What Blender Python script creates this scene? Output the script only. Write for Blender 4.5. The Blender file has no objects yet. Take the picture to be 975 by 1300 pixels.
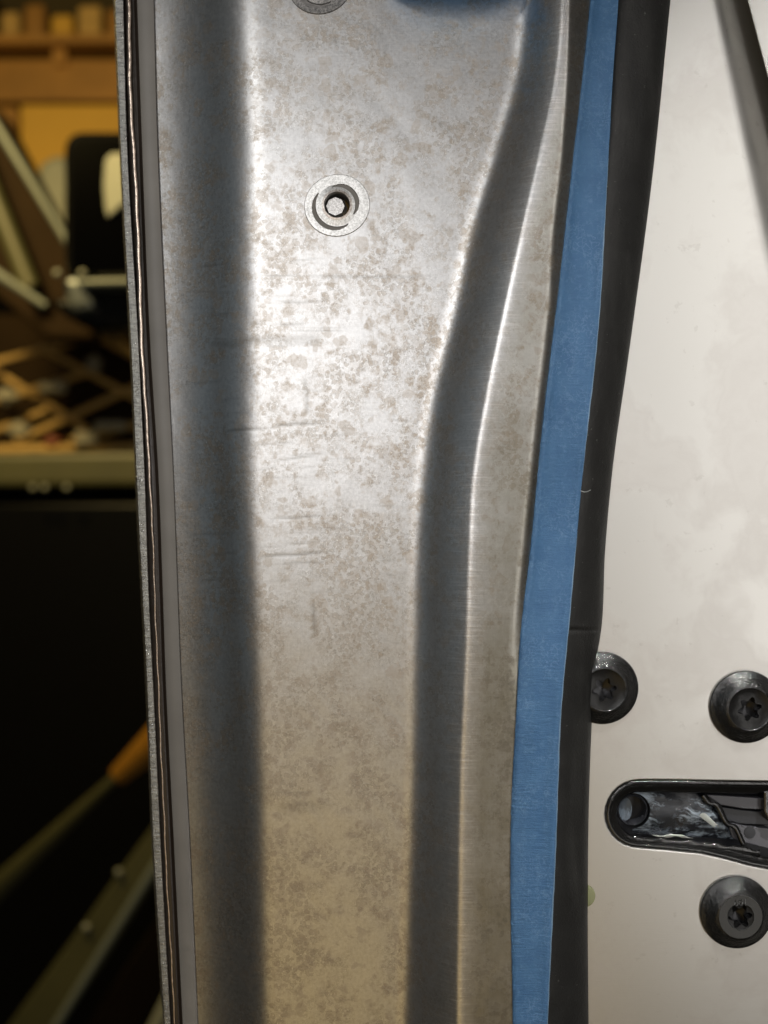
import bpy, bmesh, math, random
import numpy as np
from mathutils import Vector, Matrix
R = math.radians
random.seed(4)
S = bpy.context.scene
COL = S.collection
D = 0.32                      # camera to the plane of the door panel (m)
K = 4000.0                    # photo pixels per metre on that plane

def at(px, py, y=0.0):        # photo pixel measured -> place at depth y
    s = (D + y) / D
    return Vector(((px - 487.5) / K * s, y, (650 - py) / K * s))

# ------------------------------------------------------------------ camera
cd = bpy.data.cameras.new('camera'); cam = bpy.data.objects.new('camera', cd); COL.objects.link(cam)
cam.location = (0, -D, 0); cam.rotation_euler = (R(90), 0, 0)
cd.sensor_fit = 'VERTICAL'; cd.sensor_height = 24; cd.lens = 24 * D / 0.325
cd.clip_start = 0.01; cd.clip_end = 50
cd.dof.use_dof = True; cd.dof.focus_distance = D; cd.dof.aperture_fstop = cd.lens / 5.0
S.camera = cam
# ------------------------------------------------------------------ world, lamps, exposure
w = bpy.data.worlds.new('World'); S.world = w; w.use_nodes = True
w.node_tree.nodes['Background'].inputs[0].default_value = (1.0, 0.86, 0.62, 1)
w.node_tree.nodes['Background'].inputs[1].default_value = 0.022
S.view_settings.view_transform = 'Standard'; S.view_settings.look = 'None'
S.view_settings.exposure = 0; S.view_settings.gamma = 1; S.view_settings.use_curve_mapping = False
def lamp(name, loc, target, power, size, color, sizey=None, spread=None):
    l = bpy.data.lights.new(name, 'AREA'); l.energy = power; l.color = color
    l.shape = 'RECTANGLE' if sizey else 'DISK'; l.size = size
    if sizey: l.size_y = sizey
    if spread: l.spread = R(spread)
    o = bpy.data.objects.new(name, l); COL.objects.link(o); o.location = loc
    o.rotation_euler = (Vector(target) - Vector(loc)).to_track_quat('-Z', 'Y').to_euler()
    return o
lamp('torch_lamp', (-0.11, -0.62, 0.15), (0.03, 0, 0.05), 1.05, 0.34, (1.0, 0.98, 0.97))
lamp('fold_highlight_fill', (-0.30, -0.62, 0.33), (-0.02, 0, 0.08), 0.62, 0.08, (1.0, 0.99, 0.97))  # added lamp, unseen: draws the bright lines along fold and crease
lamp('shut_face_fill', (0.40, -0.62, 0.05), (0.12, 0, 0.0), 1.36, 0.14, (1.0, 0.965, 0.925), 0.95)  # tall fill added out of view to brighten the right panel evenly
lamp('warm_low_fill', (-0.24, -1.2, -0.62), (0.0, 0, 0), 1.45, 0.9, (1.0, 0.70, 0.28))  # unseen warm fill, set low at left to warm the lower panel
lamp('cool_side_fill', (-1.1, -0.55, 0.15), (0, 0, 0), .20, 0.5, (0.50, 0.78, 1.0), 0.9)  # added cool fill, no window behind it: tints left-facing steel bluish
lamp('bolt_glint_fill', (0.22, -0.46, 0.72), (0.11, 0, -0.07), .11, 0.03, (1.0, 0.97, 0.92), None, 20)  # narrow beam added above, aimed at the bolts for their glints
lamp('garage_bulb', (-0.75, 0.45, 1.0), (-0.4, 1.6, 0.1), 20, 0.25, (1.0, 0.74, 0.30))

# ------------------------------------------------------------------ material helpers
class NT:
    def __init__(s, name):
        s.m = bpy.data.materials.new(name); s.m.use_nodes = True
        s.t = s.m.node_tree; s.b = s.t.nodes['Principled BSDF']
        s.tc = s.t.nodes.new('ShaderNodeTexCoord').outputs['Object']
    def n(s, typ, **kw):
        nd = s.t.nodes.new('ShaderNode' + typ)
        for k, v in kw.items(): setattr(nd, k, v)
        return nd
    def L(s, a, b): s.t.links.new(a, b)
    def setin(s, sock, v):
        if hasattr(v, 'is_output') or isinstance(v, bpy.types.NodeSocket): s.L(v, sock)
        else: sock.default_value = v
    def mapv(s, scale, rot=(0, 0, 0), loc=(0, 0, 0)):
        m = s.n('Mapping'); s.L(s.tc, m.inputs[0]); m.inputs['Scale'].default_value = scale
        m.inputs['Rotation'].default_value = rot; m.inputs['Location'].default_value = loc
        return m.outputs[0]
    def noise(s, scale, detail=4, rough=.55, vec=None, dist=0):
        n = s.n('TexNoise'); n.inputs['Scale'].default_value = scale
        n.inputs['Detail'].default_value = detail; n.inputs['Roughness'].default_value = rough
        n.inputs['Distortion'].default_value = dist
        s.L(vec or s.tc, n.inputs['Vector']); return n.outputs[0]
    def vor(s, scale, feature='F1', vec=None, rand=1.0):
        n = s.n('TexVoronoi', feature=feature); n.inputs['Scale'].default_value = scale
        n.inputs['Randomness'].default_value = rand
        s.L(vec or s.tc, n.inputs['Vector']); return n.outputs['Distance']
    def ramp(s, v, stops, interp='LINEAR'):
        r = s.n('ValToRGB'); r.color_ramp.interpolation = interp; s.L(v, r.inputs[0])
        e = r.color_ramp.elements
        while len(e) < len(stops): e.new(.5)
        for q, (p, c) in zip(e, stops):
            q.position = p
            q.color = (c, c, c, 1) if isinstance(c, (int, float)) else (*c, 1)
        return r.outputs[0]
    def math(s, op, a, b=0.0, clamp=False):
        m = s.n('Math', operation=op); m.use_clamp = clamp
        s.setin(m.inputs[0], a); s.setin(m.inputs[1], b); return m.outputs[0]
    def mix(s, f, a, b, blend='MIX'):
        m = s.n('Mix', data_type='RGBA', blend_type=blend)
        s.setin(m.inputs[0], f)
        for k, v in ((6, a), (7, b)):
            if isinstance(v, (tuple, list)): v = (*v[:3], 1)
            s.setin(m.inputs[k], v)
        return m.outputs[2]
    def bump(s, h, strength, dist=0.0002, normal=None):
        b = s.n('Bump'); b.inputs['Strength'].default_value = strength
        b.inputs['Distance'].default_value = dist; s.L(h, b.inputs['Height'])
        if normal: s.L(normal, b.inputs['Normal'])
        return b.outputs[0]
    def done(s, color=None, rough=.5, metal=0.0, normal=None, spec=None, coat=0):
        if color is not None: s.setin(s.b.inputs['Base Color'], (*color, 1) if isinstance(color, tuple) else color)
        s.setin(s.b.inputs['Roughness'], rough); s.setin(s.b.inputs['Metallic'], metal)
        if normal: s.L(normal, s.b.inputs['Normal'])
        if spec is not None: s.b.inputs['Specular IOR Level'].default_value = spec
        s.b.inputs['Coat Weight'].default_value = coat; s.b.inputs['Coat Roughness'].default_value = .15
        return s.m

def warp(t, amount, scale):
    n = t.n('TexNoise'); n.inputs['Scale'].default_value = scale; n.inputs['Detail'].default_value = 2
    t.L(t.tc, n.inputs['Vector'])
    s_ = t.n('VectorMath', operation='SCALE'); t.L(n.outputs['Color'], s_.inputs[0]); s_.inputs['Scale'].default_value = amount
    a = t.n('VectorMath', operation='ADD'); t.L(t.tc, a.inputs[0]); t.L(s_.outputs[0], a.inputs[1])
    return a.outputs[0]

def steel_stained():
    t = NT('stained_stainless_steel')
    wv = warp(t, .0045, 260)
    # dried droplet stains: fine curls and grains in clusters, with a few larger round marks
    wf = warp(t, .0022, 700)
    d1 = t.vor(620, vec=wf); d2 = t.vor(1150, vec=wf); d3 = t.vor(290, vec=wv)
    at_ = t.n('Attribute'); at_.attribute_name = 'stain'; am = at_.outputs['Fac']
    patch = t.ramp(t.noise(48, 7, .72), [(.455, 0), (.54, 1)])
    patch2 = t.ramp(t.noise(95, 6, .7, vec=t.mapv((1, 1, 1), loc=(3, 1, 2))), [(.46, 0), (.58, 1)])
    sparse = t.ramp(t.noise(130, 3, .6, vec=t.mapv((1, 1, 1), loc=(7, 2, 5))), [(.44, 0), (.52, 1)])
    blob = t.ramp(d1, [(.0, 1), (.36, .8), (.52, 0)])
    rim = t.ramp(d1, [(.36, 0), (.45, 1), (.54, 0)])
    blob2 = t.math('MULTIPLY', t.ramp(d3, [(.0, .7), (.30, 1), (.42, 0)]), sparse)
    rim2 = t.ramp(d2, [(.30, 0), (.42, 1), (.54, 0)])
    soft = t.ramp(t.noise(160, 5, .7), [(.42, 0), (.64, 1)])
    st = t.math('ADD', t.math('MULTIPLY', patch, t.math('MULTIPLY', blob, .55)), t.math('MULTIPLY', patch2, t.math('MULTIPLY', blob2, .75)))
    st = t.math('ADD', st, t.math('MULTIPLY', patch, t.math('MULTIPLY', soft, .5)), True)
    spk = t.math('MULTIPLY', t.ramp(t.noise(1500, 2, .7), [(.60, 0), (.70, 1)]), t.math('MAXIMUM', patch, patch2))
    d4 = t.vor(165, vec=warp(t, .006, 300)); big = t.math('MULTIPLY', t.ramp(d4, [(0, .6), (.34, 1), (.42, 0)]), t.ramp(t.noise(90, 3, .6, vec=t.mapv((1, 1, 1), loc=(1, 9, 4))), [(.46, 0), (.52, 1)]))
    st = t.math('ADD', st, t.math('MULTIPLY', big, .55), True)
    st = t.math('MULTIPLY', st, am)
    rr = t.math('ADD', t.math('MULTIPLY', patch, rim), t.math('MULTIPLY', t.math('MULTIPLY', patch2, rim2), .8), True)
    rr = t.math('MULTIPLY', rr, am)
    grain = t.noise(900, 3, .7)
    streak = t.noise(40, 3, .6, vec=t.mapv((60, 1, 4)))
    cross = t.noise(40, 3, .6, vec=t.mapv((3, 1, 70)))
    base = t.mix(t.ramp(grain, [(.3, 0), (.7, 1)]), (.50, .50, .503), (.66, .66, .662))
    base = t.mix(t.math('MULTIPLY', st, .9), base, (.40, .335, .265))
    base = t.mix(t.math('MULTIPLY', rr, .7), base, (.25, .23, .20))
    base = t.mix(t.math('MULTIPLY', spk, .75), base, (.86, .85, .83))
    a3 = t.n('Attribute'); a3.attribute_name = 'olive_tint'; fl = t.math('MULTIPLY', a3.outputs['Fac'], t.ramp(t.noise(60, 5, .65), [(.25, .55), (.7, 1)]))
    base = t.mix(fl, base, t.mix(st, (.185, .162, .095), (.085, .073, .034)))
    a4 = t.n('Attribute'); a4.attribute_name = 'scratch'
    base = t.mix(t.math('MULTIPLY', a4.outputs['Fac'], 1.0), base, (.17, .16, .14))
    base = t.mix(.16, base, t.mix(streak, (.35, .35, .36), (.75, .74, .73)))
    r = t.math('ADD', .355, t.math('MULTIPLY', st, .08))
    r = t.math('ADD', r, t.math('MULTIPLY', grain, .06))
    h = t.math('ADD', t.math('MULTIPLY', streak, .5), t.math('ADD', t.math('MULTIPLY', cross, .45), t.math('MULTIPLY', grain, .7)))
    h = t.math('ADD', h, t.math('MULTIPLY', rr, .25))
    a2 = t.n('Attribute'); a2.attribute_name = 'crease'; cw = a2.outputs['Fac']
    tick = t.noise(50, 2, .6, vec=t.mapv((2.4, 1, 60), rot=(0, R(14), 0)))
    base = t.mix(t.math('MULTIPLY', cw, t.ramp(tick, [(.52, 0), (.66, .5)])), base, (.92, .91, .9))
    h = t.math('ADD', h, t.math('MULTIPLY', t.math('MULTIPLY', tick, cw), 2.2))
    return t.done(base, r, 1.0, t.bump(h, .25, .00010))
def steel_face():
    t = NT('cleaner_stainless_steel')
    st = t.ramp(t.noise(26, 5, .6, vec=warp(t, .02, 40)), [(.48, 0), (.56, .7), (.6, .5), (.75, 1)])
    sp = t.ramp(t.noise(230, 3, .6), [(.66, 0), (.72, 1)])
    sm = t.noise(14, 3, .5)
    grain = t.noise(1000, 3, .7)
    cross = t.noise(40, 3, .6, vec=t.mapv((3, 1, 60)))
    base = t.mix(sm, (.66, .65, .62), (.72, .71, .685))
    base = t.mix(t.math('MULTIPLY', st, .30), base, (.47, .43, .41))
    base = t.mix(t.math('MULTIPLY', sp, .18), base, (.35, .32, .29))
    h = t.math('ADD', t.math('MULTIPLY', cross, .6), t.math('MULTIPLY', grain, .5))
    return t.done(base, t.math('ADD', .40, t.math('MULTIPLY', st, .06)), 1.0, t.bump(h, .2, .0001))
def steel_cut():
    t = NT('sheared_steel_edge')
    saw = t.noise(60, 4, .75, vec=t.mapv((6, 1, 26), rot=(0, R(28), 0)))
    sp = t.ramp(t.noise(1400, 2, .6), [(.60, 0), (.70, 1)])
    base = t.mix(t.ramp(saw, [(.35, 0), (.65, 1)]), (.20, .20, .19), (.45, .45, .42))
    base = t.mix(sp, base, (.85, .85, .82))
    return t.done(base, t.math('SUBTRACT', .46, t.math('MULTIPLY', sp, .25)), 1.0, t.bump(t.math('ADD', saw, t.math('MULTIPLY', sp, .5)), .9, .0003))
def simple(name, col, rough, metal=0.0, bscale=None, bstr=.3, bdist=.0003, spec=None, var=.25, vscale=60, coat=0):
    t = NT(name)
    c = t.mix(t.noise(vscale, 4, .6), tuple(x * (1 - var) for x in col), tuple(min(1, x * (1 + var)) for x in col))
    nm = t.bump(t.noise(bscale, 4, .65), bstr, bdist) if bscale else None
    return t.done(c, rough, metal, nm, spec, coat)
def tape_mat():
    t = NT('blue_masking_tape')
    crepe = t.noise(60, 4, .7, vec=t.mapv((4, 1, 30)))
    pap = t.noise(420, 4, .7)
    blot = t.noise(90, 4, .6)
    base = t.mix(t.ramp(blot, [(.35, 0), (.7, 1)]), (.046, .122, .245), (.064, .155, .295))
    cur = t.ramp(t.vor(520, vec=warp(t, .004, 420)), [(.42, 0), (.5, .5), (.58, 0)])
    base = t.mix(t.math('MULTIPLY', cur, t.ramp(t.noise(70, 3), [(.40, .1), (.58, .8)])), base, (.19, .31, .48))
    base = t.mix(t.ramp(pap, [(.55, 0), (.72, .4)]), base, (.15, .27, .45))
    base = t.mix(t.ramp(t.noise(30, 3, .6, vec=t.mapv((14, 1, 1))), [(.4, 0), (.7, .25)]), base, (.035, .12, .27))
    h = t.math('ADD', crepe, t.math('MULTIPLY', pap, .8))
    h = t.math('ADD', h, t.math('MULTIPLY', t.noise(26, 3, .5, vec=t.mapv((1.5, 1, 1))), 3.0))
    return t.done(base, .6, 0, t.bump(h, .85, .0004), .35)
def rubber_mat():
    t = NT('black_rubber_foam')
    g = t.noise(1300, 3, .7); b = t.noise(160, 3, .6)
    base = t.mix(b, (.008, .008, .008), (.020, .020, .019))
    base = t.mix(t.ramp(t.noise(900, 2, .5), [(.72, 0), (.78, .6)]), base, (.14, .14, .13))
    base = t.mix(t.ramp(t.noise(24, 4, .6, vec=t.mapv((6, 1, 1))), [(.52, 0), (.75, .5)]), base, (.045, .045, .043))
    return t.done(base, .5, 0, t.bump(t.math('ADD', g, t.math('MULTIPLY', b, 2.0)), .7, .0003), .28)
def bolt_mat():
    t = NT('black_hammered_bolt_coating')
    v = t.noise(520, 3, .6, dist=.6); g = t.noise(1500, 3, .6)
    base = t.mix(t.noise(300, 3), (.006, .006, .006), (.014, .014, .014))
    return t.done(base, .17, 0, t.bump(t.math('ADD', v, t.math('MULTIPLY', g, .5)), .7, .0005), .6)
def speckle_mat(name, a, b, rough=.55, metal=.6):
    t = NT(name)
    n = t.noise(1500, 3, .8)
    base = t.mix(t.ramp(n, [(.38, 0), (.60, 1)]), a, b)
    return t.done(base, rough, metal, t.bump(n, .5, .00015))
def grease_mat():
    t = NT('grease_smeared_black_plastic')
    wv = warp(t, .006, 120)
    m_ = t.n('Mapping'); t.L(wv, m_.inputs[0]); m_.inputs['Scale'].default_value = (.5, 1, 1.6)
    n = t.noise(150, 6, .72, vec=m_.outputs[0])
    f = t.ramp(n, [(.49, 0), (.55, .3), (.64, .95)])
    base = t.mix(f, (.012, .014, .018), (.30, .36, .42))
    return t.done(base, t.math('ADD', .22, t.math('MULTIPLY', f, .25)), 0, t.bump(n, .7, .0008), .6)
def tarnish():
    t = NT('tarnished_hem_metal')
    n = t.noise(60, 4, .7, vec=t.mapv((10, 1, 14)))
    base = t.mix(n, (.50, .38, .30), (.95, .82, .70))
    return t.done(base, .34, 1.0, t.bump(t.noise(500, 3), .6, .0003))
M = {
 'steel': steel_stained(), 'face': steel_face(), 'cut': steel_cut(), 'tape': tape_mat(), 'rubber': rubber_mat(), 'bolt': bolt_mat(),
 'washer': speckle_mat('burnished_speckled_washer', (.60, .60, .59), (.92, .92, .91), .45, .85),
 'greywasher': speckle_mat('dull_speckled_washer', (.10, .10, .10), (.32, .31, .30), .5, .8),
 'rust': speckle_mat('tarnished_insert_collar', (.42, .36, .32), (.80, .76, .72), .42, .8),
 'groove': simple('dark_grey_groove', (.20, .19, .175), .7, 0),  # groove floor, a darker grey than the washer
 'bore': simple('dark_bore_metal', (.24, .23, .22), .35, 1.0, 700),
 'bright': speckle_mat('bright_bore_floor', (.38, .37, .36), (.72, .71, .70), .35, .7),
 'sealant': simple('dark_brown_sealant', (.030, .021, .015), .35, 0, 300, .6),
 'tarnish': tarnish(),
 'flange': simple('primed_grey_flange', (.19, .18, .165), .5, 0, 900, .12, .0001, var=.32, vscale=35),
 'gloss': simple('glossy_black_plastic', (.008, .008, .008), .16, 0, 330, .5, .0005, .7),
 'greyplastic': simple('grey_moulded_plastic', (.075, .075, .085), .35, 0, 500, .2),
 'darkplastic': simple('dark_moulded_plastic', (.018, .019, .023), .38, 0, 500, .2),
 'membrane': simple('blue_grey_membrane', (.07, .09, .115), .35, 0, 260, .6, .0006),
 'grease': grease_mat(), 'white': simple('white_grease_blob', (.40, .42, .40), .3, 0, 300, .5),
 'socket': simple('worn_drive_socket', (.035, .035, .037), .28, 1.0, 500, .3),
 'boltring': simple('smooth_dark_bolt_centre', (.008, .008, .008), .30, 0, 700, .5, .0002, .3),
 'socketwall': simple('black_socket_wall', (.02, .02, .02), .25, .6),
 'olive': simple('olive_yellow_dab', (.20, .21, .11), .5),
}
# ------------------------------------------------------------------ object helpers
def link(name, bm, mat, parent=None, smooth=True, kind=None):
    me = bpy.data.meshes.new(name)
    if isinstance(bm, bmesh.types.BMesh): bm.to_mesh(me); bm.free()
    else: me.from_pydata(*bm)
    me.materials.append(mat)
    if smooth: me.shade_smooth()
    o = bpy.data.objects.new(name, me); COL.objects.link(o)
    if parent: o.parent = parent; o.matrix_parent_inverse = Matrix.Translation(-world_loc(parent))
    if kind: o['kind'] = kind
    me.update(); return o
WL = {}
def world_loc(o): return WL.get(o, Vector((0, 0, 0)))
def thing(name, label, cat, loc=(0, 0, 0), group=None):
    o = bpy.data.objects.new(name, None); COL.objects.link(o); o.location = loc; WL[o] = Vector(loc)
    o.empty_display_size = .01
    tag(o, label, cat, group); return o
def tag(o, label, cat, group=None):
    o['label'] = label; o['category'] = cat
    if group: o['group'] = group
    return o
def sharp(o, ang=35):
    o.data.set_sharp_from_angle(angle=R(ang)); return o
def curve(pts):               # smooth px(py) through measured points
    ys = np.array([p[0] for p in pts], float); xs = np.array([p[1] for p in pts], float)
    m = np.gradient(xs, ys)
    def f(y):
        y = np.asarray(y, float); i = np.clip(np.searchsorted(ys, y) - 1, 0, len(ys) - 2)
        h = ys[i+1] - ys[i]; t = (y - ys[i]) / h; tc = np.clip(t, 0, 1)
        a = (2*tc**3-3*tc**2+1)*xs[i] + (tc**3-2*tc**2+tc)*h*m[i] + (-2*tc**3+3*tc**2)*xs[i+1] + (tc**3-tc**2)*h*m[i+1]
        return a + np.where(t > 1, (y - ys[i+1]) * m[i+1], 0) + np.where(t < 0, (y - ys[i]) * m[i], 0)
    return f
cA = curve([(0,145),(225,154),(450,166),(625,173.5),(850,185),(1075,194),(1300,208)])
cB = curve([(0,157),(160,161),(450,177),(600,184),(760,189.5),(850,194),(1140,208),(1300,217)])
cC = curve([(0,163),(160,167),(225,171.5),(450,180.5),(600,189.7),(850,200),(1140,213),(1300,222)])
cD0 = curve([(0,174),(160,179.5),(450,191.5),(600,201),(760,207),(850,210),(1075,221),(1300,232)])
cD1 = curve([(0,194),(160,198),(450,211),(600,218.6),(760,224.6),(850,228),(1075,240),(1300,250)])
cE = curve([(0,296),(200,303),(450,303),(600,304),(700,309),(900,318),(1100,323),(1300,326)])
cF = curve([(0,676),(100,664),(200,636),(300,607),(400,586),(500,562),(600,549),(700,542),(800,540),(1000,536),(1150,531),(1300,526)])
cG = curve([(0,719),(25,718),(100,710),(200,689),(300,666),(400,644),(500,623),(600,606),(700,600),(800,597),(1000,589),(1150,587),(1300,585)])
cK = curve([(0,723),(100,720),(200,713),(300,702),(400,697),(600,684),(1300,652)])
cH = curve([(0,750),(225,725.6),(450,699.5),(600,683),(700,673),(800,662),(900,656),(1000,650),(1150,649),(1300,651)])
cI = curve([(0,786.6),(225,771),(450,756),(600,740),(700,730),(800,721),(900,712.5),(1000,707.7),(1150,701.5),(1300,695)])
cJ = curve([(0,851),(225,828),(450,798),(600,777),(700,768),(800,763),(850,755),(900,752),(1000,748),(1150,746),(1300,747)])

def sm(a, b, x):
    t = np.clip((np.asarray(x, float) - a) / (b - a), 0, 1); return t*t*(3-2*t)
def slope(px, py):
    """dy/dx of the pressed panel, measured in the plane of the door"""
    E, F, G, A1 = cE(py), cF(py), cG(py), cD1(py)
    tl = np.tan(R(12)) + (np.tan(R(39)) - np.tan(R(12))) * sm(A1, E - 8, px)
    s = -tl * (1 - sm(E - 20 - 18*sm(750, 350, py), E + 30 + 14*sm(750, 350, py), px))
    wall = .70
    s = s - (.98 - .52*np.clip((px-F)/np.maximum(G-F, 1), 0, 1)) * sm(F - 28, F + 14, px) * (1 - sm(G - 9, G + 2, px))
    s = s + .045 * sm(G - 1, G + 9, px)
    kk = np.minimum(cK(py), cH(py) - 9); s = s + .75 * sm(kk - 3, kk + 3, px) * (1 - sm(650, 950, py)) * (1 - sm(cH(py) + 6, cH(py) + 14, px))
    return s
random.seed(21); SCUFFS = [(random.uniform(225, 400), random.uniform(330, 760), random.uniform(25, 90), random.uniform(-7, 1), random.uniform(.15, .45)) for _ in range(34)]
SCUFFS += [(random.uniform(250, 700), random.uniform(10, 1290), random.uniform(15, 60), random.uniform(-5, 5), random.uniform(.1, .3)) for _ in range(40)]
def dents(px, py):            # pressing marks across the left bend: depth in metres and a dark rubbed line
    d = np.zeros_like(px); k = np.zeros_like(px)
    for (x0, x1, y0, dy, wd, amp, dark) in [(262,425,440,-9,6,.00026,.35),(282,345,550,-7,1.8,.00012,.7),(345,420,543,-6,1.5,.00012,.7),(350,418,387,-6,1.6,.00004,.5),(348,398,414,-5,1.8,.00006,.5),
                                       (350,412,585,-6,1.4,.00005,.6),(290,330,601,-3,1.5,.00005,.3),(345,418,659,-4,1.4,.00005,.6),(330,420,709,-8,1.6,.00007,.7),(355,412,691,-2,1.2,.00003,.4),
                                       (390,545,349,3,1.6,.00004,.35),(350,425,1025,-2,7,.00003,.25),(572,600,1031,-3,2,.00015,.5),(345,372,627,-3,1.2,.00003,.4),(340,380,377,-3,2,.00002,.3),(400,560,352,-2,1.2,.00002,.3)]:
        t = np.clip((px - x0) / (x1 - x0), 0, 1); yc = y0 + dy * t**.6 + .8*np.sin(px*.09 + y0)
        m = sm(x0 - 10, x0 + 22, px) * (1 - sm(x1 - 30, x1 + 4, px))
        g = m * np.exp(-((py - yc) / wd)**2); d += amp * .55 * g; k = np.maximum(k, g * dark)
    for (x, y0, y1) in [(387,478,530),(397,765,808),(425,45,60)]:
        k = np.maximum(k, .5*np.exp(-((px - x - (py-y0)*.08)/2.5)**2) * sm(y0-6, y0+10, py) * (1 - sm(y1-10, y1, py)))
    for (x, y, L_, dy, a_) in SCUFFS:
        t = np.clip((px - x) / L_, 0, 1)
        k = np.maximum(k, a_ * sm(x - 4, x + L_*.3, px) * (1 - sm(x + L_*.6, x + L_, px)) * np.exp(-((py - y - dy*t**.7) / 1.3)**2))
    return d, k
PY = np.arange(-90, 1391, 2.0)
SCR = []
def build_panel():
    rows, cols = len(PY), 0
    frac = []
    # node fractions: D1 -> E-14 -> E+40 -> F-30 -> F+26 -> G-8 -> G+6 -> I+36
    segs = [(26), (26), (52), (34), (12), (14), (26)]
    V = []; 
    for py in PY:
        nodes = [cD1(py), cE(py)-14, cE(py)+40, cF(py)-30, cF(py)+26, cG(py)-8, cG(py)+6, cI(py)+5]
        if nodes[5] < nodes[4]: nodes[4] = nodes[5] = (nodes[4] + nodes[5]) / 2; nodes[4] -= 1; nodes[5] += 1
        xs = np.concatenate([np.linspace(float(nodes[i]), float(nodes[i+1]), n, endpoint=False) for i, n in enumerate(segs)] + [[float(nodes[-1])]])
        xs = np.maximum.accumulate(xs + np.arange(len(xs))*1e-6)
        fine = np.linspace(xs[0], xs[-1], 2400)
        dep = np.concatenate([[0], np.cumsum(.5*(slope(fine[1:], py)+slope(fine[:-1], py))*np.diff(fine))]) / K
        i0 = np.argmin(abs(fine - 440)); dep -= dep[i0]
        y = np.interp(xs, fine, dep)
        dd, kk_ = dents(xs, np.full_like(xs, py)); y = y + dd + 3.2e-5*np.sin(xs*.052 + 1.7*np.sin(py*.021))*np.sin(py*.043 + 1.3*np.sin(xs*.03)) + 1.6e-5*np.sin(xs*.13 + 2*np.sin(py*.05+2))*np.sin(py*.10 + np.sin(xs*.07)*1.5); SCR.append(kk_)
        s = (D + y) / D
        V.append(np.stack([(xs-487.5)/K*s, y, (650-py)/K*s], 1))
    V = np.array(V); nr, nc = V.shape[:2]
    def hole(r, c):
        q = V[r, c]; X = q[0]/((D+q[1])/D)*K + 487.5; return any((X+2-a)**2 + (PY[r]+1-b)**2 < 21**2 for a, b in ((428, 261), (406, -21)))
    F = [(r*nc+c, (r+1)*nc+c, (r+1)*nc+c+1, r*nc+c+1) for r in range(nr-1) for c in range(nc-1) if not hole(r, c)]
    global STAIN
    cf = np.interp(np.arange(nc), [0, 20, 52, 70, 104, 130, 150, 164, 168, nc-1], [1.1, 1.0, .8, .9, 1, .9, .45, .4, 1.2, 1.2]); STAIN = np.tile(cf, nr)
    global OLIVE_TINT; OLIVE_TINT = (np.interp(np.arange(nc), [0, 158, 168, nc-1], [.12, .0, .85, 1.0])[None, :] * (.70 + .40*sm(300, 1100, PY))[:, None]).ravel()  # olive tint right of the crease, stronger towards the bottom
    global CREASE; CREASE = np.tile(np.interp(np.arange(nc), [0, 132, 142, 152, 163, 167, 182, nc-1], [0, 0, .5, 1, .6, .05, .02, .02]), nr)
    return V, (V.reshape(-1,3).tolist(), [], F)
PV, pmesh = build_panel()
def panel_y(px, py):          # depth of the panel surface at a measured point
    r = int(np.argmin(abs(PY - py))); row = PV[r]; pxs = row[:,0] / ((D+row[:,1])/D) * K + 487.5
    return float(np.interp(px, pxs, row[:,1]))
door = thing('car_door', 'open car door with pressed bare stainless steel edge filling the picture', 'car door', (0, 0.01, -0.19))
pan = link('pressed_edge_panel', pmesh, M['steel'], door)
sa = pan.data.attributes.new('stain', 'FLOAT', 'POINT'); sa.data.foreach_set('value', STAIN.astype(np.float32))
sa = pan.data.attributes.new('olive_tint', 'FLOAT', 'POINT'); sa.data.foreach_set('value', OLIVE_TINT.astype(np.float32))
sa = pan.data.attributes.new('scratch', 'FLOAT', 'POINT'); sa.data.foreach_set('value', np.array(SCR).ravel().astype(np.float32))
sa = pan.data.attributes.new('crease', 'FLOAT', 'POINT'); sa.data.foreach_set('value', CREASE.astype(np.float32))
sol = pan.modifiers.new('s', 'SOLIDIFY'); sol.thickness = .0009; sol.offset = -1

def ribbon(name, sect, mat, parent, ys=PY, closed=False, smooth=True):
    """loft: sect(py) -> list of (px, depth) points"""
    V = []; 
    for py in ys: 
        for px, y in sect(float(py)): V.append(tuple(at(px, py, y)))
    n = len(sect(float(ys[0]))); F = []
    for r in range(len(ys)-1):
        for c in range(n if closed else n-1):
            F.append((r*n+c, (r+1)*n+c, (r+1)*n+(c+1) % n, r*n+(c+1) % n))
    return link(name, (V, [], F), mat, parent, smooth)
Y2 = PY[::4]
def ledge(py): return panel_y(float(cD1(py)) + .5, py)
# grey hem flange beside the panel, with depth
sharp(ribbon('hem_flange', lambda p: [(cD0(p), ledge(p)+.0030), (cD0(p), ledge(p)-.0002), (cD0(p)+1.5, ledge(p)-.0005), (cD1(p)-1, ledge(p)-.0006), (cD1(p)+1, ledge(p)-.0003), (cD1(p)+1, ledge(p)+.002)], M['flange'], door, Y2))
ribbon('sealant_joint', lambda p: [(cB(p)-2, ledge(p)+.004), (cB(p)+2, ledge(p)+.0015), (cC(p), ledge(p)+.0022), (cC(p)+4, ledge(p)+.0008), (cD0(p)-3, ledge(p)+.002), (cD0(p)+2, ledge(p)+.0026)], M['sealant'], door, Y2)
def bead_sect(p):
    c = cC(p) + .35*math.sin(p*.11) + .25*math.sin(p*.037+1); y0 = ledge(p) + .0013 - .0021*(1-min(1, max(0, (p-480)/300)))
    r = 2.7 - 1.5*min(1, max(0, (p-450)/250)) + .10*math.sin(p*.5)
    return [(c + r*math.cos(a), y0 - r/K*math.sin(a)) for a in [i*math.pi/4 for i in range(8)]]
ribbon('hem_bead', bead_sect, M['tarnish'], door, PY, True)
random.seed(8)
jit = {float(p): random.uniform(-.5, .5) for p in PY}
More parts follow.
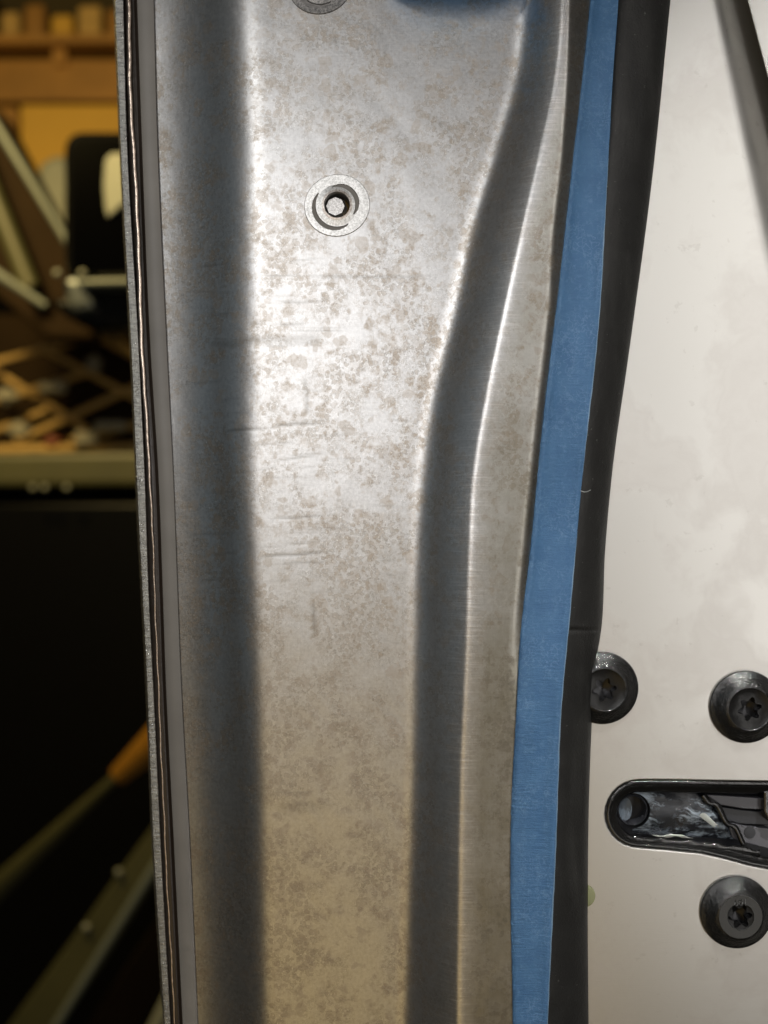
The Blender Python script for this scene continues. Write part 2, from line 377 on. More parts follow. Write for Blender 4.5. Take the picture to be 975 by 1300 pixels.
def skin_sect(p):
    y0 = ledge(p) - .0012; a = cA(p) + jit[p]*.6; b = cB(p)
    return [(a-1, y0+.05), (a, y0+.0005), (a+1.2, y0), (a+4, y0-.0001+jit[p]*.0001), (b-4, y0), (b-1, y0+.0001), (b, y0+.0006), (b-.5, y0+.05)]
sharp(ribbon('outer_skin', skin_sect, M['cut'], door, PY))
# ------------------------------------------------------------------ right hand shut face with latch mouth
YR = .003
slot_pts = [(1060,993),(975,992),(900,991),(845,990),(812,990)]
for k in range(1, 14):
    a = math.pi/2 + math.pi*k/14; slot_pts.append((812 + 44*math.cos(a), 1033.5 - 43.5*math.sin(a)))
slot_pts += [(812,1077),(850,1080),(890,1084),(925,1092),(950,1099),(975,1104),(1060,1118)]
def fillmesh(loops):
    bm = bmesh.new(); ed = []
    for L_ in loops:
        vs = [bm.verts.new(p) for p in L_]
        ed += [bm.edges.new((vs[i], vs[(i+1) % len(vs)])) for i in range(len(vs))]
    bmesh.ops.triangle_fill(bm, edges=ed, use_beauty=True)
    return bm
fr = lambda px, py, dy=0: at(px, py, YR+dy)
ra = lambda p: 905 + p*.205
outer = [fr(ra(-90),-90), fr(ra(700),700), fr(1250,700), fr(1250,1390), fr(690,1390), fr(660,1100), fr(660,700), fr(700,200), fr(740,-90)]
bm = fillmesh([outer, [fr(*p) for p in slot_pts]])
bmesh.ops.recalc_face_normals(bm, faces=bm.faces)
if sum(f.normal.y for f in bm.faces) > 0: bmesh.ops.reverse_faces(bm, faces=bm.faces)
face = link('shut_face_panel', bm, M['face'], door, False)
so = face.modifiers.new('s', 'SOLIDIFY'); so.thickness = .0012; so.offset = -1
bv = face.modifiers.new('b', 'BEVEL'); bv.width = .0004; bv.segments = 2; bv.limit_method = 'ANGLE'
def riser(p):              # pressed channel falling away to the right, overlapped by a flat outer plate
    a, b = ra(p), 949 + p*.262; pts = []
    for i in range(15):
        t = i/14; pts.append((a - 3 + (b+9-a)*t, YR - .00004 + .0100*(t*t/.7 if t < .35 else t - .175)/.825))
    return pts
def plate(p):
    b = 949 + p*.262; return [(b+1, YR+.0035), (b, YR-.0002), (b+1.2, YR-.0007), (b+10, YR-.0008), (b+170, YR-.0006)]
sharp(ribbon('overlapping_plate', plate, M['face'], door, np.arange(-90, 700, 10.0)))
ribbon('pressed_channel', riser, M['face'], door, np.arange(-90, 700, 10.0))
# ------------------------------------------------------------------ rubber weatherstrip
def seal_sect(p):
    l, r = float(cI(p)) - 3, float(cJ(p)); yl = panel_y(float(cI(p)), p) + .0002
    w_ = (r - l); pts = []
    h = .0058 + .0003*math.sin(p*.012)
    brk = .0006*math.exp(-((p-800)/2.5)**2)
    for i in range(19):
        t = i/18; a = math.pi*t
        x = l + w_*(.5 - .5*math.cos(a))
        y = yl*(1-t) + (YR+.0005)*t - h*math.sin(a)**.75*(1-.25*t) + brk
        pts.append((x, y))
    return pts
seal = ribbon('rubber_weatherstrip', seal_sect, M['rubber'], door)
def lip_sect(p):
    r = float(cJ(p)); q = 2.2
    return [(r - 2 + q*math.cos(a), YR - .0007 - q/K*1.3*math.sin(a)) for a in [i*math.pi/4 for i in range(8)]]
ribbon('seal_lip', lip_sect, M['rubber'], door, Y2, True)
# ------------------------------------------------------------------ lathe helpers facing the camera
def lathe(bm, c, prof, n=48, wob=0, ax=None):
    rings = []
    for r, y in prof:
        rings.append([bm.verts.new((c.x + r*math.cos(2*math.pi*i/n), c.y + y, c.z + r*math.sin(2*math.pi*i/n))) for i in range(n)])
    for a, b in zip(rings, rings[1:]):
        for i in range(n): bm.faces.new((a[i], b[i], b[(i+1) % n], a[(i+1) % n]))
    return rings
def cap(bm, ring):
    bm.faces.new(ring)
def disc_obj(name, c, prof, mat, parent, close=True, n=48):
    bm = bmesh.new(); rg = lathe(bm, c, prof, n)
    if close: cap(bm, rg[-1])
    bmesh.ops.recalc_face_normals(bm, faces=bm.faces)
    return sharp(link(name, bm, mat, parent), 40)
def star_socket(c, r1, r2, depth, mat, floor, parent, rot=0, n=6):
    """six-lobed drive recess: walls and floor, slightly below the head"""
    bm = bmesh.new(); N = 72
    def ring(sc, y):
        out = []
        for i in range(N):
            a = 2*math.pi*i/N; rr = (r1+r2)/2 + (r1-r2)/2*math.cos(n*(a-rot))
            out.append(bm.verts.new((c.x+rr*sc*math.cos(a), c.y+y, c.z+rr*sc*math.sin(a))))
        return out
    rs = [ring(1.06, -.00005), ring(1.0, .00015), ring(.93, depth), ring(.4, depth+.0004)]
    for a, b in zip(rs, rs[1:]):
        for i in range(N): bm.faces.new((a[i], b[i], b[(i+1) % N], a[(i+1) % N]))
    bm.faces.new(rs[-1]); bmesh.ops.recalc_face_normals(bm, faces=bm.faces)
    return sharp(link('drive_socket', bm, mat, parent), 40)
def bolt(px, py, label, rot, plain=True):
    c = at(px, py, YR); b = None; m = 1/K*(D+YR)/D
    bm = bmesh.new()
    # head with an opening for the socket: flange, dome, recessed centre
    N = 72
    prof = [(45,0),(46,-.0006),(45,-.0012),(42.5,-.0015),(39,-.0021),(35,-.0030),(30.5,-.0040),(28.5,-.0043),(27,-.0044),(26,-.0042)]
    rg = lathe(bm, c, [(r*m, y) for r, y in prof], N)
    last = rg[-1]; inner = []
    for i in range(N):
        a = 2*math.pi*i/N; rr = (12.8 + 2.8*math.cos(6*(a-rot)))*m
        inner.append(bm.verts.new((c.x+rr*math.cos(a), c.y-.0041, c.z+rr*math.sin(a))))
    deep = []
    for i in range(N):
        v = inner[i].co; deep.append(bm.verts.new((c.x+(v.x-c.x)*.97, c.y-.0008, c.z+(v.z-c.z)*.97)))
    for q_, (A_, B_) in enumerate(((last, inner), (inner, deep))):
        for i in range(N): bm.faces.new((A_[i], B_[i], B_[(i+1) % N], A_[(i+1) % N])).material_index = 1 + q_
    bmesh.ops.recalc_face_normals(bm, faces=bm.faces)
    b = sharp(link('latch_bolt', bm, M['bolt'], door), 40); b['label'] = label; b.data.materials.append(M['boltring']); b.data.materials.append(M['socketwall'])
    # floor of the socket with its worn centre
    bm = bmesh.new(); r2 = lathe(bm, c + Vector((0, -.0007, 0)), [(15.6*m, 0), (9*m, .0002), (3*m, .0006), (.5*m, .0007)], 36)
    cap(bm, r2[-1]); bmesh.ops.recalc_face_normals(bm, faces=bm.faces)
    s_ = link('drive_socket', bm, M['socket'], b)
    return b, c, m
b1, c1, m1 = bolt(764, 873, 'black latch bolt half hidden behind the rubber seal', .2)
b2, c2, m2 = bolt(946, 897, 'black latch bolt above the latch opening', .25)
b3, c3, m3 = bolt(934, 1157, 'black latch bolt below the latch opening, stamped with small figures', .1, False)
disc_obj('stamped_ring', c3, [(27.5*m3, -.0043), (27*m3, -.00455), (17*m3, -.00450), (16.6*m3, -.0041)], simple('matt_dark_grey_ring', (.035, .035, .034), .5, 0, 700, .3), b3, False)
def text(body, c, size, mat, parent, rot, name='stamped_figures'):
    cu = bpy.data.curves.new(name, 'FONT'); cu.body = body; cu.size = size; cu.extrude = .00006; cu.align_x = 'CENTER'; cu.align_y = 'CENTER'
    o = bpy.data.objects.new('t', cu); COL.objects.link(o)
    dg = bpy.context.evaluated_depsgraph_get(); me = bpy.data.meshes.new_from_object(o.evaluated_get(dg)); bpy.data.objects.remove(o)
    me.transform(Matrix.Translation(c) @ Matrix.Rotation(rot, 4, 'Y') @ Matrix.Rotation(R(90), 4, 'X'))
    me.name = name; me.materials.append(mat)
    q = bpy.data.objects.new(name, me); COL.objects.link(q); q.parent = parent; q.matrix_parent_inverse = Matrix.Translation(-world_loc(parent)); return q
text('109', at(934, 1138, YR) + Vector((0, -.00457, 0)), .0030, M['gloss'], b3, R(176))
# ------------------------------------------------------------------ latch mouth
def offset_loop(pts, d, y):
    out = []; n = len(pts)
    for i in range(n):
        p0 = Vector(pts[max(i-1, 0)]); p1 = Vector(pts[min(i+1, n-1)]); t = (p1-p0).normalized()
        out.append(at(pts[i][0]-t.y*d*-1, pts[i][1]-t.x*d*1, y) if False else at(pts[i][0] + t.y*d, pts[i][1] - t.x*d, y))
    return out
sp2 = [tuple(p) for p in slot_pts]
def inward(d, y):             # open path goes right->left on top, then left->right below; inside is on its left
    out = []; n = len(sp2)
    for i in range(n):
        p0 = Vector(sp2[max(i-1, 0)]); p1 = Vector(sp2[min(i+1, n-1)]); t = (p1-p0).normalized()
        q = (sp2[i][0] + t.y*d, sp2[i][1] - t.x*d); out.append(at(*q, y))
    return out
def loft(paths):
    V = [tuple(p) for P_ in paths for p in P_]; n = len(paths[0])
    return (V, [], [(r*n+c, r*n+c+1, (r+1)*n+c+1, (r+1)*n+c) for r in range(len(paths)-1) for c in range(n-1)])
latch = link('latch_mouth', loft([inward(-4, YR+.0016), inward(1.0, YR+.0004), inward(3.5, YR-.0001), inward(6, YR+.0003), inward(8.5, YR+.0020), inward(12, YR+.0021), inward(14.5, YR+.0026), inward(15.5, YR+.010)]), M['gloss'], door)
latch['label'] = 'black latch opening with grease smears inside'
def poly(name, pts, y, thick, mat, parent, bevel=.0003):
    vs = [at(a, b, y) for a, b in pts]; bm = bmesh.new(); f = bm.faces.new([bm.verts.new(v) for v in vs])
    r = bmesh.ops.extrude_face_region(bm, geom=[f]); vv = [e for e in r['geom'] if isinstance(e, bmesh.types.BMVert)]
    bmesh.ops.translate(bm, verts=vv, vec=(0, thick, 0)); bmesh.ops.recalc_face_normals(bm, faces=bm.faces)
    o = link(name, bm, mat, parent, False)
    if bevel: 
        q = o.modifiers.new('b', 'BEVEL'); q.width = bevel; q.segments = 2
    return o
poly('recess_floor', [(775,1000),(1060,990),(1060,1115),(900,1090),(775,1085)], YR+.0098, .001, M['darkplastic'], latch)
# greased tongue: an uneven curved sheet
def sheet(name, pts_fn, nu, nv, mat, parent):
    V = [tuple(pts_fn(i/(nu-1), j/(nv-1))) for j in range(nv) for i in range(nu)]
    return link(name, (V, [], [(j*nu+i, (j+1)*nu+i, (j+1)*nu+i+1, j*nu+i+1) for j in range(nv-1) for i in range(nu-1)]), mat, parent)
def tongue(u, v):
    py = 1006 + v*(52 + 8*u)
    x0 = 803 + math.sqrt(max(0, 22.5**2 - (py-1029)**2)); px = x0 + u*(944 - 52*(1-v) - x0)
    y = YR + .0062 - .0022*math.sin(math.pi*v) - .0008*math.sin(u*9+v*4)*u + .003*max(0, u-.9)*10
    return at(px, py, y)
sheet('greased_tongue', tongue, 40, 20, M['grease'], latch)
disc_obj('pin_hole', at(803, 1029, YR+.0035), [(20.5/K, .0012), (20/K, .0003), (19/K, 0), (18/K, .0003), (17/K, .005)], M['darkplastic'], latch, False)
disc_obj('pin_membrane', at(794, 1027, YR+.0050), [(15/K, 0), (9/K, .0004), (2/K, .0006)], M['membrane'], latch)
for v in bpy.data.objects['pin_membrane'].data.vertices: v.co.x += (at(794, 1027, YR+.005).x - v.co.x)*.42
poly('grey_cam_plate', [(896,1009),(975,1014),(975,1028),(945,1027),(915,1022)], YR+.0050, .003, M['greyplastic'], latch)
poly('grey_cam_plate', [(912,1024),(945,1029),(978,1031),(978,1048),(940,1046),(922,1042)], YR+.0068, .003, M['darkplastic'], latch)
poly('grey_cam_plate', [(924,1044),(945,1049),(978,1052),(978,1078),(945,1070),(930,1064)], YR+.0060, .003, M['greyplastic'], latch)
disc_obj('cam_pin', at(952, 1057, YR+.0058), [(8/K, .0004), (7.6/K, 0), (1/K, -.0001)], M['darkplastic'], latch)
poly('latch_claw', [(970,1004),(1010,1000),(1010,1050),(976,1044),(970,1030)], YR+.002, .006, M['gloss'], latch, .0006)
def smear(u, v):
    px = 895 + 14*u + 12*v + 2*math.sin(u*5); py = 1036 + 22*u - 7*v; return at(px, py, YR+.0030 - .0005*math.sin(math.pi*v))
sheet('grease_smear', lambda u, v: at(893 + 17*u + (5-2*u)*math.cos(math.pi*v), 1036 + 15*u + (4)*math.sin(math.pi*v)*-1, YR+.0030-.0004*math.sin(math.pi*v)), 8, 6, M['white'], latch)
sheet('grease_smear', lambda u, v: at(828 + 52*u, 1060 + 3*u + (1.7*math.sin(math.pi*u)*(1+.5*math.sin(u*19))+.2)*(v*2-1)+1.2*math.sin(u*8), YR+.0026-.0004*math.sin(math.pi*v)), 12, 6, M['white'], latch)
def edge_ridge(u, v):
    px = 893 + 52*u; py = 1010 + 60*u**1.15 + 4*math.sin(u*14)
    a = math.pi*2*v; r = 4.2*(1-.3*u); return at(px + r*math.cos(a), py - r*.6*math.cos(a), YR+.0042 - r/K*math.sin(a))
sheet('torn_edge', edge_ridge, 30, 9, M['gloss'], latch)
sheet('lower_rail', lambda u, v: at(800+165*u, 1067+ 5*u + 11*u*u + (5+1.2*math.sin(u*31)+math.sin(u*57))*math.cos(2*math.pi*v), YR+.0028 - 4/K*math.sin(2*math.pi*v)), 50, 13, M['gloss'], latch)
sheet('upper_rail', lambda u, v: at(812+150*u, 1002 + 2*u + 3.5*math.cos(2*math.pi*v), YR+.0030 - 3/K*math.sin(2*math.pi*v)), 40, 13, M['gloss'], latch)
disc_obj('drain_plug', at(741, 1137, YR), [(15/K, 0), (14.5/K, -.0004), (12/K, -.0005)], M['olive'], door)
# ------------------------------------------------------------------ inserts in the flat of the panel
def insert(px, py, big, label, mats):
    y0 = panel_y(px, py); c = at(px, py, y0); bm = bmesh.new(); N = 64; u = 1/K
    rings = []
    for r, y in [(40.5, .0002), (40.5, -.00022), (39.8, -.0004), (36.5, -.00042)]:
        rings.append([bm.verts.new((c.x + (r + (1.3*math.cos(2*a-.6) if r > 35 else 0))*u*math.cos(a), c.y+y, c.z + (r+(1.3*math.cos(2*a-.6) if r > 35 else 0))*u*math.sin(a))) for a in [2*math.pi*i/N for i in range(N)]])
    for a, b in zip(rings, rings[1:]):
        for i in range(N): bm.faces.new((a[i], b[i], b[(i+1) % N], a[(i+1) % N]))
    bmesh.ops.recalc_face_normals(bm, faces=bm.faces)
    o = sharp(link('threaded_insert', bm, mats[0], door), 40); o['label'] = label
    # groove floor, visible as two crescents between the washer and the off-centre collar
    bm = bmesh.new(); rad = list(np.linspace(37.5, 16.5, 43)); rg = []; o.data.materials.append(mats[3])
    def cres(deg, a0, a1, ri, w_, r):
        d_ = (deg - a0) % 360; sp_ = (a1 - a0) % 360
        if d_ > sp_: return False
        k_ = math.sin(math.pi*d_/sp_)**.6; return ri - .3 < r < ri + w_*k_
    def grv(deg, r): return cres(deg, 147, 300, 27.5 , 5.5, r) or cres(deg, -28, 104, 23.5, 5.5, r)
    n_ = 120; vs = []
    for r in rad:
        vs.append([bm.verts.new((c.x+r*u*math.cos(2*math.pi*i/n_), c.y + (-.00004 if grv(360*i/n_, r) else -.00042 - (.0006*max(0, (26-r)/10))), c.z+r*u*math.sin(2*math.pi*i/n_))) for i in range(n_)])
    for j, (A_, B_) in enumerate(zip(vs, vs[1:])):
        for i in range(n_):
            f = bm.faces.new((A_[i], B_[i], B_[(i+1) % n_], A_[(i+1) % n_]))
            if grv(360*(i+.5)/n_, (rad[j]+rad[j+1])/2): f.material_index = 1
            elif rad[j] < 20: f.material_index = 2
    bmesh.ops.recalc_face_normals(bm, faces=bm.faces)
    col_ = link('collar', bm, mats[0], o, False); col_.data.materials.append(mats[3]); col_.data.materials.append(mats[1])
    disc_obj('bore', c + Vector((0, .0006, 0)), [(16.9*u, -.0015), (16.2*u, -.0012), (15.6*u, .0004), (14.6*u, .0036)], M['bore'], o, False, 6 if False else 32)
    disc_obj('bore_floor', c + Vector((-2.5*u, .0014, .8*u)), [(15.5*u, .0025), (12.2*u, .0006), (11.6*u, 0)], mats[2], o, True, 8)
    return o
insert(428, 261, True, 'pale speckled threaded insert in the middle of the panel', (M['washer'], M['rust'], M['bright'], M['groove']))
insert(406, -21, True, 'dull grey insert cut off by the top of the photo', (M['greywasher'], M['greywasher'], M['bore'], M['bore']))
# ------------------------------------------------------------------ masking tape
def tape_sect(p):
    l = float(cH(p)) + .4*math.sin(p*.021) + .12*math.sin(p*.31); r = float(cI(p)) + .5*math.sin(p*.017+2) + .12*math.sin(p*.23)
    pts = []
    for i in range(9):
        x = l + (r-l)*i/8; y = panel_y(x, p) - .00035 - .00012*math.sin(p*.03+i) - (.0006*(i-6) if i > 6 else 0)
        pts.append((x, y))
    pts = [(l, panel_y(l, p)+.00005)] + pts
    return pts
tp = ribbon('masking_tape', tape_sect, M['tape'], None)
tag(tp, 'long strip of blue masking tape stuck beside the black rubber seal', 'masking tape')
q = tp.modifiers.new('s', 'SOLIDIFY'); q.thickness = .00012; q.offset = 1
te = lambda p: float(cI(p)) + .5*math.sin(p*.017+2) + .12*math.sin(p*.23)
ribbon('torn_paper_edge', lambda p: [(te(p)-.7, panel_y(te(p), p)-.0015), (te(p)+.4, panel_y(te(p), p)-.00165), (te(p)+1.0 + .15*math.sin(p*.13), panel_y(te(p), p)-.0012)], simple('pale_paper_edge', (.17, .26, .37), .7), tp, PY)
V_ = [at(737 + 13*i/9, 623 + 2.2*math.sin(i*.35) - i*.12, 0) for i in range(10)]
# lint thread lying on the seal
bm = bmesh.new(); prev = None
for q_ in V_:
    X_ = q_.x/1*K + 487.5
    yy_ = min(panel_y(float(cI(623)), 623) - .0068, -.0062); c_ = at(X_, 650 - q_.z*K, yy_)
    rg_ = [bm.verts.new(c_ + Vector((0, .00012*math.sin(a), .00012*math.cos(a)))) for a in (0, 2.1, 4.2)]
    if prev:
        for i in range(3): bm.faces.new((prev[i], rg_[i], rg_[(i+1) % 3], prev[(i+1) % 3]))
    prev = rg_
ln = link('lint_thread', bm, simple('pale_lint', (.35, .36, .36), .8), None); tag(ln, 'tiny pale lint thread on the black rubber seal beside the blue tape', 'lint')
# standing tab of tape above the frame's upper edge: its underside mirrors in the steel
tm = M['tape'].copy(); tm.name = 'backlit_blue_tape'; tt = tm.node_tree; pb = tt.nodes['Principled BSDF']
tr = tt.nodes.new('ShaderNodeBsdfTranslucent'); tr.inputs[0].default_value = (.10, .36, .72, 1); ms = tt.nodes.new('ShaderNodeMixShader'); ms.inputs[0].default_value = .8
tt.links.new(pb.outputs[0], ms.inputs[1]); tt.links.new(tr.outputs[0], ms.inputs[2]); tt.links.new(ms.outputs[0], tt.nodes['Material Output'].inputs[0])
def tab(u, v):
    px = 492 + 168*u; y0 = panel_y(px, 0)
    return at(px, 0, 0) + Vector((0, y0 - .0002 - .017*v*math.sin(math.pi*min(1,max(0,u*.96+.02)))**.45, .0006 - .0034*v*math.sin(math.pi*min(1,max(0,u*.96+.02)))**.45 + .0008*math.sin(u*3.1)*v - .0035*(1-min(1, 9*u*(1-u)*1.0))*-.6))
tb = sheet('tape_tab', tab, 24, 10, tm, None)
tag(tb, 'loose blue tape tab at the top edge of the panel', 'masking tape')

# ------------------------------------------------------------------ garage behind, out of focus
BM = {
 'wood': simple('brown_shelf_wood', (.34, .17, .035), .6, 0, 40, .3, .002, vscale=9, var=.4),
 'darkwood': simple('dark_stained_wood', (.024, .014, .006), .8, spec=.1, vscale=12),
 'card': simple('yellow_cardboard', (.62, .36, .05), .7, vscale=5, var=.15),
 'cream': simple('cream_plastic', (.24, .25, .20), .5, vscale=12, var=.2),
 'trim': simple('dull_metal_trim', (.14, .16, .14), .5, .1, vscale=10),
 'olivetrim': simple('olive_painted_sill', (.065, .063, .024), .5, 0, vscale=14, var=.3),
 'black': simple('black_car_paint', (.003, .003, .003), .35, 0, spec=.1),
 'mblack': simple('glossy_black_mirror_shell', (.004, .004, .004), .12, 0),
 'glass': simple('dark_mirror_glass', (.04, .04, .038), .12, 1.0, var=.05),
 'lattice': simple('tan_wood_slats', (.50, .32, .10), .6, vscale=20, var=.4),
 'paper': simple('crumpled_pale_paper', (.30, .28, .21), .7, vscale=20, var=.4),
 'red': simple('faded_red_plastic', (.20, .06, .03), .5),
 'orange': simple('orange_plastic_grip', (.28, .13, .012), .45),
 'wall': simple('dim_garage_wall', (.10, .075, .03), .8, vscale=2, var=.4),
 'grey': simple('grey_hinge_metal', (.10, .115, .12), .4, .4),
}
def slab(name, pts, y, thick, mat, parent=None, bevel=.004):
    return poly(name, pts, y, thick, mat, parent, bevel)
def bar(name, a, b, y, wpx, mat, parent=None, y2=None, n=10, w2=None, depth=.7):
    """round-edged bar between two measured points, with real thickness"""
    A_, B_ = at(*a, y), at(*b, y if y2 is None else y2); s = (D+y)/D/K; s2 = (D+(y2 or y))/D/K
    d = (B_-A_).normalized(); u = d.cross(Vector((0, 1, 0))).normalized(); v = d.cross(u).normalized(); bm = bmesh.new()
    r0, r1 = wpx/2*s, (w2 or wpx)/2*s2
    RR = [[bm.verts.new(P_ + u*r*math.cos(2*math.pi*i/n) + v*r*depth*math.sin(2*math.pi*i/n)) for i in range(n)] for P_, r in ((A_, r0), (B_, r1))]
    for i in range(n): bm.faces.new((RR[0][i], RR[1][i], RR[1][(i+1) % n], RR[0][(i+1) % n]))
    bm.faces.new(RR[0]); bm.faces.new(RR[1][::-1]); bmesh.ops.recalc_face_normals(bm, faces=bm.faces)
    return sharp(link(name, bm, mat, parent), 50)
wl = slab('garage_wall', [(-900,-300),(500,-300),(500,1500),(-900,1500)], 2.9, .1, BM['wall'], None, 0); wl['kind'] = 'structure'
# shelf
sh = thing('wooden_shelf', 'brown wooden shelf on the garage wall, top left behind the door edge', 'shelf', at(60, 125, 2.3))
slab('shelf_board', [(-200,44),(300,40),(300,52),(-200,56)], 2.2, .35, BM['wood'], sh)
slab('front_rail', [(-200,76),(300,74),(300,127),(-200,129)], 2.25, .03, BM['wood'], sh)
slab('back_board', [(-200,52),(300,50),(300,80),(-200,82)], 2.34, .02, BM['darkwood'], sh)
for x in (-60, 66, 190): slab('shelf_post', [(x,50),(x+18,50),(x+18,82),(x,82)], 2.235, .05, BM['wood'], sh, .002)
for i, (x0, x1, h, mk) in enumerate([(-60,-8,52,'darkwood'),(0,24,30,'lattice'),(30,56,40,'wood'),(64,92,26,'card'),(98,128,38,'lattice'),(134,180,34,'wood')]):
    o = slab('storage_box', [(x0,44-h),(x1,43-h),(x1,44),(x0,44)], 2.28, .15, BM[mk], None, .01)
    tag(o, ['dark box at the far left end of the shelf','small tan box second on the shelf','brown box in the middle of the shelf','low yellow box on the shelf','tall tan box on the shelf near the door edge','brown box partly hidden by the door edge'][i], 'box', 'boxes on the shelf')
cb = slab('cardboard_box', [(24,131),(230,131),(230,262),(24,262)], 2.2, .4, BM['card'], None, .01); tag(cb, 'orange yellow cardboard box under the wooden shelf', 'box')
cc = slab('wooden_crate', [(-160,133),(22,133),(22,330),(-160,330)], 2.25, .4, BM['wood'], None, .01); tag(cc, 'brown wooden crate left of the yellow box', 'crate')
cl = slab('cream_bag', [(48,205),(72,194),(90,200),(92,300),(70,300),(40,262)], 1.9, .15, BM['cream'], None, .03); tag(cl, 'cream bag in front of the yellow box, left of the mirror', 'bag')
# black car with side mirror, frames and sill
car = thing('parked_car', 'black car parked behind the door, seen in dark gaps at lower left', 'car', at(80, 1300, 1.5))
slab('car_body', [(-400,622),(260,622),(280,700),(290,1330),(-400,1500)], 1.5, .5, BM['black'], car, .03)
slab('window_pillar', [(-60,120),(0,138),(100,330),(120,430),(60,430),(-60,330)], 1.38, .06, BM['darkwood'], car, .01)
bar('window_trim', (-30,118), (95,322), 1.34, 11, BM['trim'], car)
bar('window_trim', (-40,170), (38,365), 1.33, 26, BM['olivetrim'], car)
bar('wiper_arm', (-30,330), (58,388), 1.28, 15, BM['trim'], car, None, 10, 9)
slab('car_sill', [(-300,580),(260,572),(260,616),(-300,620)], 1.46, .25, BM['olivetrim'], car, .01)
for x in (42, 57, 85): 
    bm = bmesh.new(); bmesh.ops.create_icosphere(bm, subdivisions=2, radius=.006, matrix=Matrix.Translation(at(x, 619, 1.44))); link('rivet_head', bm, BM['cream'], car)
# side mirror
mi = thing('side_mirror', 'glossy black side mirror with rounded corners, beside the steel edge', 'side mirror', at(120, 352, 1.1))
def rrect(x0, y0, x1, y1, r, n=8):
    P_ = []
    for cx, cy, a0 in ((x1-r,y0+r,-90),(x1-r,y1-r,0),(x0+r,y1-r,90),(x0+r,y0+r,180)):
        for i in range(n+1):
            a = R(a0 + 90*i/n); P_.append((cx + r*math.cos(a), cy + r*math.sin(a)))
    return P_
poly('mirror_shell', rrect(79,164,250,356,24), 1.05, .10, BM['mblack'], mi, .012)
poly('mirror_glass', rrect(90,176,238,346,16), 1.046, .003, BM['glass'], mi, .001)
poly('mirror_reflection', [(133,204),(137,197),(143,194),(190,194),(175,240),(146,268),(136,276),(133,262),(131,235)], 1.040, .006, BM['cream'], mi, .002)  # cream plate standing in for a reflection in the mirror glass
0 and bar('mirror_seam', (108,228), (126,350), 1.042, 5, BM['olivetrim'], mi, None, 10, None, .3)
poly('mirror_base_trim', [(98,354),(250,350),(250,360),(98,362)], 1.03, .05, BM['trim'], mi, .004)
poly('mirror_mount', [(76,352),(104,350),(122,392),(88,396)], 1.04, .08, BM['grey'], mi, .01)
poly('mirror_foot', [(60,380),(190,360),(200,410),(120,418),(80,400)], 1.07, .08, BM['mblack'], mi, .01)
for x, yy in ((73,347),(105,347)):
    bm = bmesh.new(); bmesh.ops.create_icosphere(bm, subdivisions=2, radius=.0055, matrix=Matrix.Translation(at(x, yy, 1.03))); link('screw_head', bm, BM['cream'], mi)
# wooden rack of slats, and scraps on it
rk = thing('slatted_rack', 'tan slatted wooden rack holding scraps below the mirror', 'rack', at(60, 570, 1.7))
for a, b, w_ in [((105,416),(210,472),11),((-40,468),(100,432),8),((-30,455),(110,545),9),((50,440),(190,515),8),((-40,520),(120,470),9),((20,560),(200,478),9),((-40,560),(60,520),8),((130,405),(160,440),7),((90,560),(210,530),10),((-40,572),(220,566),12)]:
    bar('slat', a, b, 1.66 + random.uniform(0, .06), w_, BM['lattice'], rk)
bk = slab('dark_bin', [(-300,395),(300,400),(300,575),(-300,578)], 1.85, .3, BM['darkwood'], None, .01); tag(bk, 'dark brown bin behind the slatted rack', 'bin')
def crumple(name, px, py, r, sx, mat, label, cat, seed, group=None):
    random.seed(seed); bm = bmesh.new(); s = (D+1.62)/D/K; bmesh.ops.create_icosphere(bm, subdivisions=3, radius=r*s)
    ph = [random.uniform(0, 6) for _ in range(6)]
    for v in bm.verts:
        n_ = v.co.normalized(); k = 1 + .14*math.sin(n_.x*5+ph[0]) + .12*math.sin(n_.z*7+ph[1]) + .08*math.sin(n_.y*6+n_.x*4+ph[2]); v.co *= k; v.co.x *= sx
        v.co += at(px, py, 1.62)
    o = link(name, bm, mat, None); tag(o, label, cat, group)
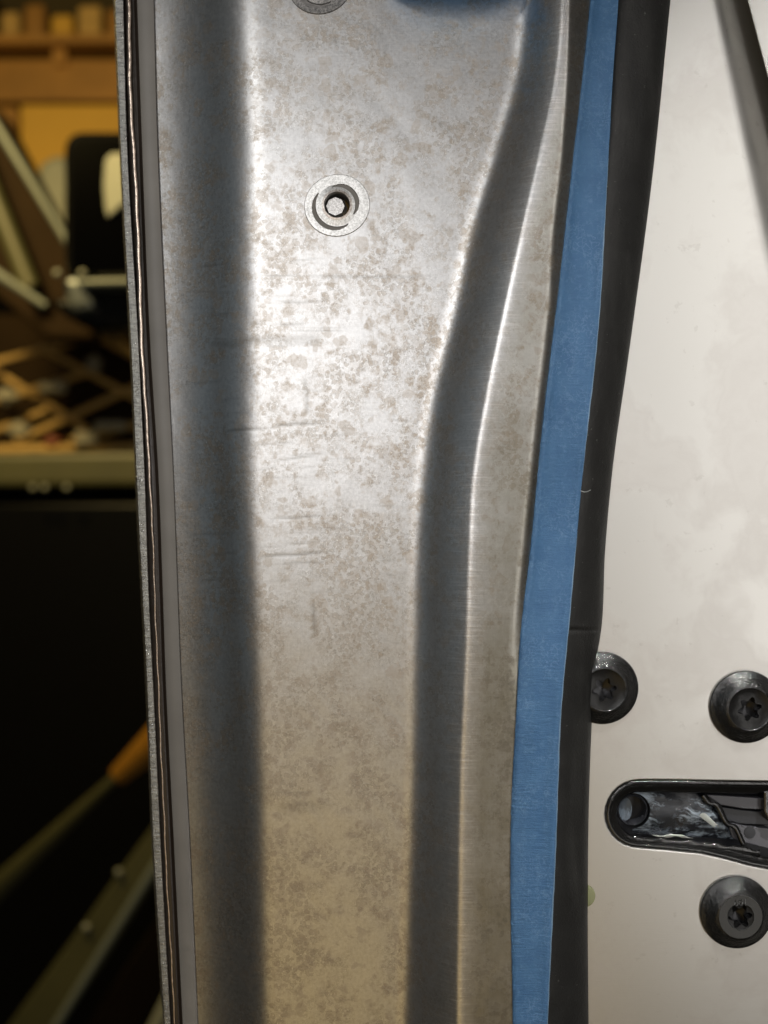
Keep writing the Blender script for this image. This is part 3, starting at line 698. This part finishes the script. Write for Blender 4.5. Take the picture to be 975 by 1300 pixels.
for args in [('paper_scrap',120,462,12,.8,'paper','pale paper scrap highest on the rack, near the steel edge','scrap',1),
             ('paper_scrap',70,491,8,2.2,'paper','long pale scrap lying across the middle of the rack','scrap',2),
             ('paper_scrap',8,503,10,1.6,'paper','pale scrap at the left border of the photo','scrap',3),
             ('paper_scrap',24,546,9,1.9,'paper','pale scrap low on the rack beside the red one','scrap',4),
             ('paper_scrap',108,557,12,1.2,'paper','pale crumpled scrap on the bottom slat of the rack','scrap',5),
             ('paper_scrap',140,541,8,2.6,'paper','wide flat scrap low on the rack by the steel edge','scrap',6),
             ('plastic_scrap',66,560,7,1.8,'red','small faded red plastic scrap on the rack','scrap',7)]:
    crumple(args[0], args[1], args[2], args[3], args[4], BM[args[5]], args[6], args[7], args[8], 'scraps on the slatted rack')
# tools and rails at lower left
tl = thing('paint_brush', 'long handled tool with an orange grip, leaning at lower left', 'tool', at(0, 1150, 1.3))
bar('handle', (-60,1180), (152,982), 1.30, 36, BM['olivetrim'], tl, 1.15, 12, 12)
bar('grip', (150,985), (215,925), 1.15, 26, BM['orange'], tl, 1.1, 14, 46)
rl = thing('olive_rail', 'olive painted rail with a pale worn edge crossing the lower left corner', 'rail', at(60, 1300, 1.2))
poly('rail_face', [(215,1020),(160,1095),(100,1180),(-10,1330),(50,1340),(130,1225),(195,1120),(230,1060)], 1.15, .05, BM['olivetrim'], rl, .004)
bar('rail_edge', (212,1075), (60,1320), 1.14, 12, BM['trim'], rl)
for x, yy in ((151,1107),(110,1177)):
    bm = bmesh.new(); bmesh.ops.create_icosphere(bm, subdivisions=2, radius=.006, matrix=Matrix.Translation(at(x, yy, 1.145))); link('screw_head', bm, BM['cream'], rl)
dr = slab('dark_plank', [(220,1140),(140,1260),(90,1340),(150,1345),(230,1220)], 1.25, .06, BM['darkwood'], None, .005); tag(dr, 'dark brown plank right of the olive rail', 'plank')
ch = bar('cream_hose', (235,1230), (185,1330), 1.1, 20, BM['cream']); tag(ch, 'pale cream hose end showing in the bottom left corner', 'hose')
